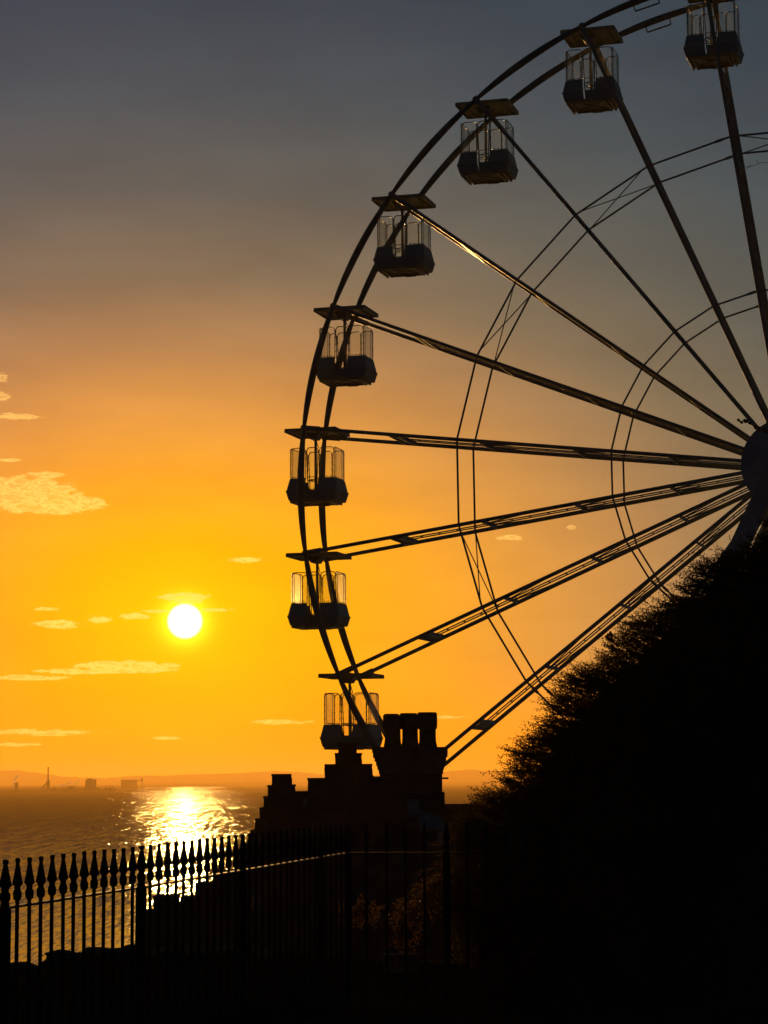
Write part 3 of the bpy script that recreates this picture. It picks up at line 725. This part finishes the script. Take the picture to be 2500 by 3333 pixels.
for (tp, cp_, sh_) in flues:
    mb = MB(); zc = lambda y: (U(1300, y, YC) - hl).z; k8 = 1 / math.cos(PI / 8)
    def oct_(x0, x1, prof):
        c0 = U((x0 + x1) / 2, 2431, YC) - hl; r_ = (x1 - x0) / 2 * (YC + .5) / F; c0.x *= 1.0
        mb.lathe([(r_ * k8 * a_, zc(y_)) for a_, y_ in prof], 8, (c0.x, c0.y + .5, 0), PI / 8)
    oct_(*sh_, [(1.14, 2431.5), (1.12, 2424), (1.04, 2416), (1.0, 2402), (.99, 2364)])
    oct_(*cp_, [(.93, 2372), (.97, 2367), (1.0, 2362), (1.01, 2346), (1.0, 2328), ((tp[1] - tp[0]) / (cp_[1] - cp_[0]) + .03, tp[2] + 3), ((tp[1] - tp[0]) / (cp_[1] - cp_[0]) - .05, tp[2])])
    mb.build('flue', M['pot'], ch, bevel=.006)
mb = MB(); p = U(1438, 2533, YC) - hl; mb.tube([p + Vector((0, .3, 0)), p + Vector((.135, .3, 0))], .018, 8); mb.build('pipe', M['iron'], ch)
# wall to the right of the house
p, q = U(1442, 2900, YG + 4), U(1760, 2616, YG + 4)
wlt = thing('boundary_wall', ((p.x + q.x) / 2, YG + 4, 11), 'dark level wall running right from the house chimney into the bush', 'wall')
mb = MB(); mb.box(p.x - wlt.location.x, 0, 0, q.x - wlt.location.x + 6, .5, q.z - 11 - .1); mb.build('wall_body', M['stone'], wlt)
mb = MB(); mb.box(p.x - wlt.location.x, -.04, q.z - 11 - .098, q.x - wlt.location.x + 6, .54, q.z - 11); mb.build('coping', M['cap'], wlt)
# lower stepped outbuilding
YO = 30.0
ob_t = thing('outbuilding', (U(640, 2900, YO).x, YO, 14), 'low stone outbuilding with a stepped parapet seen between the railings', 'outbuilding')
ol = ob_t.location
outp = [(476, 2963), (499, 2962), (499, 2919), (574, 2918), (576, 2952), (585, 2953), (587, 2922), (634, 2920), (636, 2877), (694, 2875), (698, 2838), (762, 2835), (768, 2795), (812, 2792), (812, 3500), (470, 3500), (474, 3100)]
mb = MB(); mb.prism([U(x, y, YO) - ol for x, y in outp], (0, .45, 0)); mb.build('parapet_wall', M['stone'], ob_t)
mb = MB(); p, q = U(505, 3400, YO) - ol, U(806, 2975, YO) - ol; mb.box(p.x, .46, p.z, q.x, 4.5, q.z - .0); mb.build('wall', M['stone'], ob_t)
for (x0, x1, y) in ((498, 576, 2917), (586, 636, 2919), (635, 696, 2874), (697, 764, 2834), (767, 814, 2791)):
    p, q = U(x0, y, YO - .03) - ol, U(x1, y + 6, YO - .03) - ol; MB().box(p.x, -.03, q.z, q.x, .5, p.z).build('coping', M['cap'], ob_t)

# stones along the bank edge beyond the railing
for k in range(14):
    rr = random.Random(k + 20); x = 60 + k * 62 + rr.uniform(-15, 15); y = np.interp(x, [p[0] for p in cx_px], [p[1] for p in cx_px])
    c = U(x, y + 9 + rr.uniform(0, 12), 17.3 - rr.uniform(0, .5)); mb = MB(); R_ = rr.uniform(.04, .09)
    vs = []; n = 7
    prof = [(R_ * math.sin(PI * (i + .3) / 6.6) * rr.uniform(.8, 1.1), -R_ * .55 * math.cos(PI * (i + .3) / 6.6)) for i in range(6)]
    mb.lathe(prof, n, (0, 0, 0), rr.random())
    mb.v = [(v[0] * 1.5 + rr.uniform(-.008, .008), v[1] + rr.uniform(-.01, .01), v[2] + rr.uniform(-.006, .006)) for v in mb.v]
    o = mb.build('stone', M['cap']); o.location = c
    tag(o, 'small rough stone on the dark bank edge beyond the left railings', 'stone', 'stones along the bank edge')
# kerb stone behind the right hand rails
p, q = U(1245, 3128, 17.0), U(1366, 3108, 17.0)
mb = MB(); mb.box(-(q.x - p.x) / 2, 0, -.25, (q.x - p.x) / 2, .22, q.z - p.z)
o = mb.build('kerb_stone', M['cap'], bevel=.02); o.location = ((p.x + q.x) / 2, 17.0, p.z)
tag(o, 'flat pale kerb stone low down behind the right hand railings', 'kerb')

# ------------------------------------------------------------------ overgrown bank with cotoneaster at the right
edge = [(1500, 3000), (1500, 2900), (1512, 2820), (1538, 2720), (1562, 2662), (1618, 2615), (1668, 2562), (1714, 2492), (1744, 2438), (1776, 2388), (1800, 2320), (1860, 2262), (1925, 2205), (1985, 2140), (2045, 2100), (2110, 2045),
        (2160, 2000), (2225, 1960), (2275, 1915), (2330, 1865), (2390, 1835), (2450, 1795), (2520, 1760), (2620, 1700), (2900, 1640)]
EXx = [p[0] for p in edge[4:]]; EYy = [p[1] for p in edge[4:]]
# solid core a little inside the silhouette
SH = -6
core_t = [(1548, 3320), (1560, 2960), (1590, 2800), (1622, 2710), (1662, 2665), (1712, 2604), (1752, 2536), (1786, 2482), (1820, 2405), (1880, 2345), (1950, 2280), (2010, 2220), (2080, 2165), (2150, 2110), (2220, 2050), (2290, 2005), (2360, 1945), (2440, 1900), (2520, 1850), (2640, 1800), (2900, 1740)]
mb = MB(); vs = []; nrow = 7; r0 = random.Random(8)
for (x, y) in core_t:
    for k in range(nrow):
        Y = [16.55, 16.6, 16.7, 16.95, 17.4, 18.2, 20.0][k]
        top = U(x + SH, y - 4 + [900, 420, 180, 50, 0, 60, 700][k] + r0.uniform(-14, 14), Y) if k not in (0, 6) else U(x, 3700, Y)
        vs.append(tuple(top + Vector((0, r0.uniform(-.08, .08), 0))))
nc = len(core_t)
mb.add(vs, [(i * nrow + k, (i + 1) * nrow + k, (i + 1) * nrow + k + 1, i * nrow + k + 1) for i in range(nc - 1) for k in range(nrow - 1)])
tag(mb.build('earth_bank', M['soil'], smooth=True), kind='structure')

bush = thing('cotoneaster_bush', (U(1900, 2600, 17).x, 17, 18.4), 'dense dark twiggy bush spilling down the right side with fine leafy sprays', 'bush')
bl = bush.location
sv, sf, lv, lf = [], [], [], []
def stick(p0, p1, r0_, r1_):
    d = (p1 - p0); L = d.length
    if L < 1e-5: return
    d /= L; a = d.cross(Vector((.3, .9, .1))).normalized(); b2 = d.cross(a)
    o = len(sv)
    for p, r in ((p0, r0_), (p1, r1_)):
        for j in range(3):
            an = 2.0944 * j; sv.append(tuple(p + (a * math.cos(an) + b2 * math.sin(an)) * r))
    for j in range(3): sf.append((o + j, o + (j + 1) % 3, o + 3 + (j + 1) % 3, o + 3 + j))
RR = random.Random(31)
def leaf(p, d, size, lvv=None, lff=None):
    lvv = lv if lvv is None else lvv; lff = lf if lff is None else lff
    n = Vector((RR.uniform(-1, 1), RR.uniform(-1, 1), RR.uniform(-1, 1))); a = d.cross(n)
    if a.length < 1e-4: return
    a.normalize(); a *= size * .34
    o = len(lvv); tip = p + d * size; mid = p + d * size * .5
    lvv += [tuple(p), tuple(mid + a), tuple(tip), tuple(mid - a)]; lff.append((o, o + 1, o + 2, o + 3))
def spray(p, d, L, droop=.5, side=8, lsz=.016, r=.0032):
    """one arching twig with herringbone side shoots and small leaves"""
    n = max(5, int(L / .03)); seg = L / n; cur = p.copy(); dd = d.normalized()
    plane = Vector((RR.uniform(-.4, .4), RR.uniform(.2, 1), RR.uniform(-.3, .8))).normalized()
    sd = dd.cross(plane).normalized()
    for i in range(n):
        q = i / n
        dd = (dd + Vector((0, 0, -droop * .06)) + Vector((RR.uniform(-1, 1), RR.uniform(-1, 1), RR.uniform(-1, 1))) * .06).normalized()
        nx_ = cur + dd * seg; stick(cur, nx_, r * (1 - q * .75), r * (1 - (q + 1 / n) * .75))
        sgn = 1 if i % 2 else -1
        if i > 0:
            sl_ = seg * RR.uniform(.6, 1.35) * (1 - .55 * q); s_d = (dd * .75 + sd * sgn * .8 + Vector((RR.uniform(-.25, .25),) * 3)).normalized()
            e_ = cur + s_d * sl_; stick(cur, e_, r * .4, r * .22)
            for t_ in (.35, .7, 1.0):
                if RR.random() < .85: leaf(cur.lerp(e_, t_), (s_d + Vector((RR.uniform(-1, 1), RR.uniform(-1, 1), RR.uniform(-1, 1))) * .7).normalized(), lsz * RR.uniform(.7, 1.15))
        for s2 in (1, -1):
            if RR.random() < .7: leaf(cur, (dd * .5 + sd * s2 + Vector((RR.uniform(-.5, .5), RR.uniform(-.5, .5), RR.uniform(-.5, .5)))).normalized(), lsz * RR.uniform(.6, 1.0))
        cur = nx_
    leaf(cur, dd, lsz)
    return cur
E2 = edge[:]
cum = [0]
for a, b_ in zip(E2[:-1], E2[1:]): cum.append(cum[-1] + math.hypot(b_[0] - a[0], b_[1] - a[1]))
def edge_at(s):
    s = min(max(s, 0), cum[-1] - 1e-3); i = max(k for k in range(len(cum) - 1) if cum[k] <= s); q = (s - cum[i]) / (cum[i + 1] - cum[i])
    a, b_ = E2[i], E2[i + 1]; tx, ty = (b_[0] - a[0]), (b_[1] - a[1]); L = math.hypot(tx, ty)
    return a[0] + tx * q, a[1] + ty * q, tx / L, ty / L
for i in range(520):
    # a bough growing out to the left, dressed with parallel sprays: clumps with gaps between them
    s = cum[-1] * .95 * (i + RR.uniform(-1, 1)) / 520; x, y, tx, ty = edge_at(s)
    nxn, nyn = -ty, tx
    if nxn < 0: nxn, nyn = -nxn, -nyn
    out = RR.gauss(22, 20) + 14 * math.sin(s * .023) ; Y = RR.uniform(16.1, 18.0)
    ang_ = math.radians(RR.gauss(176, 7) + 8 * math.sin(s * .011)); Lb = RR.uniform(110, 200)
    ex_, ey_ = x - nxn * out + 14, y - nyn * out + 8
    tipp = U(ex_, ey_, Y); root = U(ex_ - math.cos(ang_) * Lb, ey_ + math.sin(ang_) * Lb + RR.uniform(10, 50), Y + RR.uniform(.1, .4))
    bd = (tipp - root); stick(root, root + bd * .6, .007, .0045); stick(root + bd * .6, tipp, .0045, .002)
    bdn = bd.normalized(); spray(tipp - bd * .2, bdn, RR.uniform(.12, .26), RR.uniform(-.1, .4), lsz=.012)
    for k in range(13):
        q = (k + RR.random()) / 13; a_ = RR.gauss(.05, .16); up_ = Vector((0, 0, 1)) - bdn * bdn.z
        d = (bdn + up_ * a_ + Vector((0, RR.uniform(-.3, .3), 0))).normalized()
        spray(root + bd * q + up_ * RR.gauss(0, .016), d, RR.uniform(.09, .20), RR.uniform(-.1, .4), lsz=.0125)
# the few long sprays that stand out from the mass: start px, end px
for (x0, y0, x1, y1) in ((1700, 2520, 1566, 2508), (1720, 2450, 1610, 2477), (1700, 2560, 1580, 2534), (1690, 2580, 1610, 2525), (1740, 2440, 1680, 2428), (1640, 2640, 1560, 2605), (1640, 2600, 1596, 2578), (1790, 2400, 1740, 2366), (1800, 2330, 1750, 2392),
                         (1900, 2260, 1850, 2230), (2090, 2140, 2020, 2038), (2080, 2080, 2040, 2030), (2230, 2030, 2128, 1950), (2240, 2050, 2130, 1948), (2260, 2080, 2100, 1962), (2330, 1870, 2238, 1850), (2330, 1840, 2250, 1800), (2420, 1830, 2332, 1784), (2400, 1830, 2306, 1806),
                         (2320, 1930, 2205, 1878), (2300, 1920, 2190, 1900), (2140, 2060, 2100, 1962), (2460, 1820, 2400, 1790), (1560, 2780, 1510, 2710), (1560, 2700, 1515, 2665), (1930, 2220, 1900, 2175), (2000, 2150, 1930, 2120)):
    Y = RR.uniform(16.4, 17.4); a, b_ = U(x0, y0, Y), U(x1, y1 - 12, Y - .1); spray(a, (b_ - a) + Vector((0, 0, .03)), (b_ - a).length, .5, lsz=.015)
# leaf clumps over the face of the bank and thicker boughs inside
for i in range(1500):
    x = RR.uniform(1560, 2560); yt = float(np.interp(x, EXx, EYy)); y = yt + 60 + abs(RR.gauss(0, 1)) * 260
    if y > 3400: continue
    Y = RR.uniform(16.0, 16.7); p = U(x, y, Y)
    ang_ = math.radians(RR.gauss(190, 50)); d = Vector((math.cos(ang_), RR.uniform(-.8, .1), math.sin(ang_)))
    spray(p, d, RR.uniform(.08, .18), RR.uniform(.3, 1.2), lsz=.017)
# lower skirt hanging behind the right rails
for i in range(420):
    q = RR.random(); x = 1530 - 75 * q * RR.random() + RR.gauss(0, 16); y = 2650 + 470 * RR.random()
    x -= 40 * math.sin((y - 2650) / 130) ** 2
    Y = RR.uniform(16.0, 17.2); ang_ = math.radians(RR.gauss(195, 30)); d = Vector((math.cos(ang_), RR.uniform(-.5, .3), math.sin(ang_)))
    spray(U(x + 20, y, Y), d, RR.uniform(.06, .16), RR.uniform(.4, 1.4), lsz=.015)
for i in range(26):
    s = RR.uniform(cum[4], cum[-1] * .9); x, y, tx, ty = edge_at(s); p = U(x + 150, y + 160, 17.4); e_ = U(x + 26, y + 18, 17.1)
    m_ = p.lerp(e_, .5) + Vector((0, 0, .03)); stick(p, m_, .012, .008); stick(m_, e_, .008, .003)
mbx = MB(); mbx.v = [tuple(Vector(v) - bl) for v in sv]; mbx.f = sf; mbx.build('twigs', M['bark'], bush)
mbx = MB(); mbx.v = [tuple(Vector(v) - bl) for v in lv]; mbx.f = lf; mbx.build('leaves', M['leaf'], bush)

# low shrub beyond the right rails, catching the light
def plant(name, base, label, cat, fn, group=None):
    global sv, sf, lv, lf
    t_ = thing(name, base, label, cat, group); sv, sf, lv, lf = [], [], [], []
    fn()
    for nm, V_, F_, mt in (('stems', sv, sf, M['bark']), ('leaves', lv, lf, M['leaf2'] if 'shrub' in name else M['leaf'])):
        if F_:
            q = MB(); q.v = [tuple(Vector(v) - Vector(base)) for v in V_]; q.f = list(F_); q.build(nm, mt, t_)
    return t_
def fn():
    for i in range(150):
        q = RR.random(); x = 1470 - 170 * q + RR.gauss(0, 10); y = 2830 + 190 * q + RR.gauss(0, 24)
        ang_ = math.radians(RR.gauss(215, 28)); spray(U(x, y, RR.uniform(15.9, 16.6)), Vector((math.cos(ang_), RR.uniform(-.4, .4), math.sin(ang_))), RR.uniform(.08, .18), 1.0, lsz=.018)
    for i in range(30):
        spray(U(1320 + RR.gauss(0, 22), RR.uniform(2960, 3040), 16.2), Vector((-.2, 0, -1)), RR.uniform(.08, .16), .6, lsz=.018)
    for i in range(5): stick(U(1500 + i * 8, 3150, 16.6), U(1330 + i * 30, 2940, 16.3), .007, .003)
plant('low_shrub', tuple(U(1450, 3120, 16.5)), 'low sprawling shrub with sun caught leaves behind the right hand railings', 'shrub', fn)
def fn2():
    for i in range(60):
        ang_ = math.radians(RR.gauss(120, 35)); spray(U(RR.gauss(1185, 30), RR.gauss(2985, 18), 17.4), Vector((math.cos(ang_), RR.uniform(-.4, .4), math.sin(ang_))), RR.uniform(.04, .10), 1.0, lsz=.02)
plant('low_shrub', tuple(U(1185, 3060, 17.4)), 'small tuft of leaves low down near the corner of the railing', 'shrub', fn2)
# climbing bramble shoots with broader leaves near the hub and half way down
def bramble(pts, lsz):
    def f_():
        P = [U(x, y, 15.6) for x, y in pts]
        for a, b_ in zip(P[:-1], P[1:]): stick(a, b_, .0035, .003)
        for a, b_ in zip(P[:-1], P[1:]):
            for q in (.3, .8):
                c = a.lerp(b_, q)
                for k in range(2):
                    d = Vector((RR.uniform(-1, 1), RR.uniform(-.4, .4), RR.uniform(-.9, .9))).normalized(); o = len(lv)
                    s_ = lsz * RR.uniform(.7, 1.1); sd = d.cross(Vector((RR.uniform(-.2, .2), 1, RR.uniform(-.2, .2)))).normalized()
                    for u_, v_ in ((0, 0), (.25, .34), (.5, .30), (.62, .42), (1, 0), (.62, -.40), (.45, -.30), (.2, -.36)): lv.append(tuple(c + d * s_ * u_ + sd * s_ * v_))
                    lf.append(tuple(o + j for j in range(8)))
    return f_
plant('bramble_shoot', tuple(U(2560, 1440, 15.6)), 'bramble shoot with broad leaves reaching in front of the wheel hub', 'bramble', bramble([(2640, 1460), (2560, 1428), (2500, 1408), (2462, 1392), (2440, 1378), (2425, 1368), (2405, 1372)], .030), 'bramble shoots')
plant('bramble_shoot', tuple(U(2040, 2140, 16)), 'bramble shoot with broad leaves above the bush edge under the lowest clear spoke', 'bramble', bramble([(2040, 2140), (2010, 2105), (1990, 2088), (1978, 2072), (1992, 2064)], .034), 'bramble shoots')
plant('bare_twig', tuple(U(2560, 510, 15.6)), 'thin bare thorny twig entering at the right edge beside the upper braces', 'twig',
      lambda: [stick(U(a, b_, 15.6), U(c, d, 15.6), .0022, .0016) for a, b_, c, d in ((2600, 505, 2510, 530), (2510, 530, 2480, 528), (2480, 528, 2450, 540), (2450, 540, 2432, 543), (2500, 530, 2512, 548), (2470, 531, 2462, 520), (2445, 541, 2438, 532), (2440, 541, 2430, 550))] and leaf(U(2432, 543, 15.6), Vector((-1, 0, .2)), .012))
# seeding grass stalks on top of the bank
sv, sf, lv, lf = [], [], [], []
for (x0, y0, x1, y1, hd) in ((2400, 1860, 2374, 1745, 1), (2345, 1820, 2318, 1765, 0), (2340, 1830, 2332, 1762, 0), (2300, 1880, 2285, 1800, 0), (2285, 1870, 2277, 1795, 1), (2282, 1880, 2280, 1850, 1), (2250, 1890, 2235, 1850, 0), (2170, 1990, 2100, 1960, 1), (2160, 1985, 2158, 1930, 0), (2150, 2000, 2140, 1950, 0), (1925, 2190, 1915, 2110, 0), (1940, 2180, 1960, 2110, 0), (2060, 2080, 2050, 2020, 0), (2200, 1960, 2180, 1905, 0)):
    a, b_ = U(x0, y0 + 20, 16.6), U(x1, y1, 16.4); m_ = a.lerp(b_, .55) + Vector((.012, 0, .01)); stick(a, m_, .0016, .0013); stick(m_, b_, .0013, .001)
    if hd:
        d = (b_ - m_).normalized()
        for k in range(7): leaf(b_ - d * .006 * k, (d + Vector((RR.uniform(-.5, .5), 0, RR.uniform(-.5, .5)))).normalized(), .014)
gr = MB(); gr.v = sv + lv; gr.f = sf + [tuple(i + len(sv) for i in f) for f in lf]
tag(gr.build('grass_stalks', M['grass']), 'thin dry grass stalks rising from the top of the bank', 'grass', kind='stuff')

# ------------------------------------------------------------------ haze over the bay
mb = MB(); mb.box(-7600, -60, -4, 9600, 19700, 118)
hz_o = mb.build('haze', None); tag(hz_o, kind='stuff')
m = bpy.data.materials.new('haze'); m.use_nodes = True; N = NT(m.node_tree); m.node_tree.nodes.clear()
pv = N.n('ShaderNodeVolumePrincipled'); pv.inputs['Color'].default_value = (1.0, .58, .16, 1)
pv.inputs['Density'].default_value = 8e-5; pv.inputs['Anisotropy'].default_value = .62
o = N.n('ShaderNodeOutputMaterial'); N.put(o.inputs['Volume'], pv.outputs[0]); hz_o.data.materials.append(m)
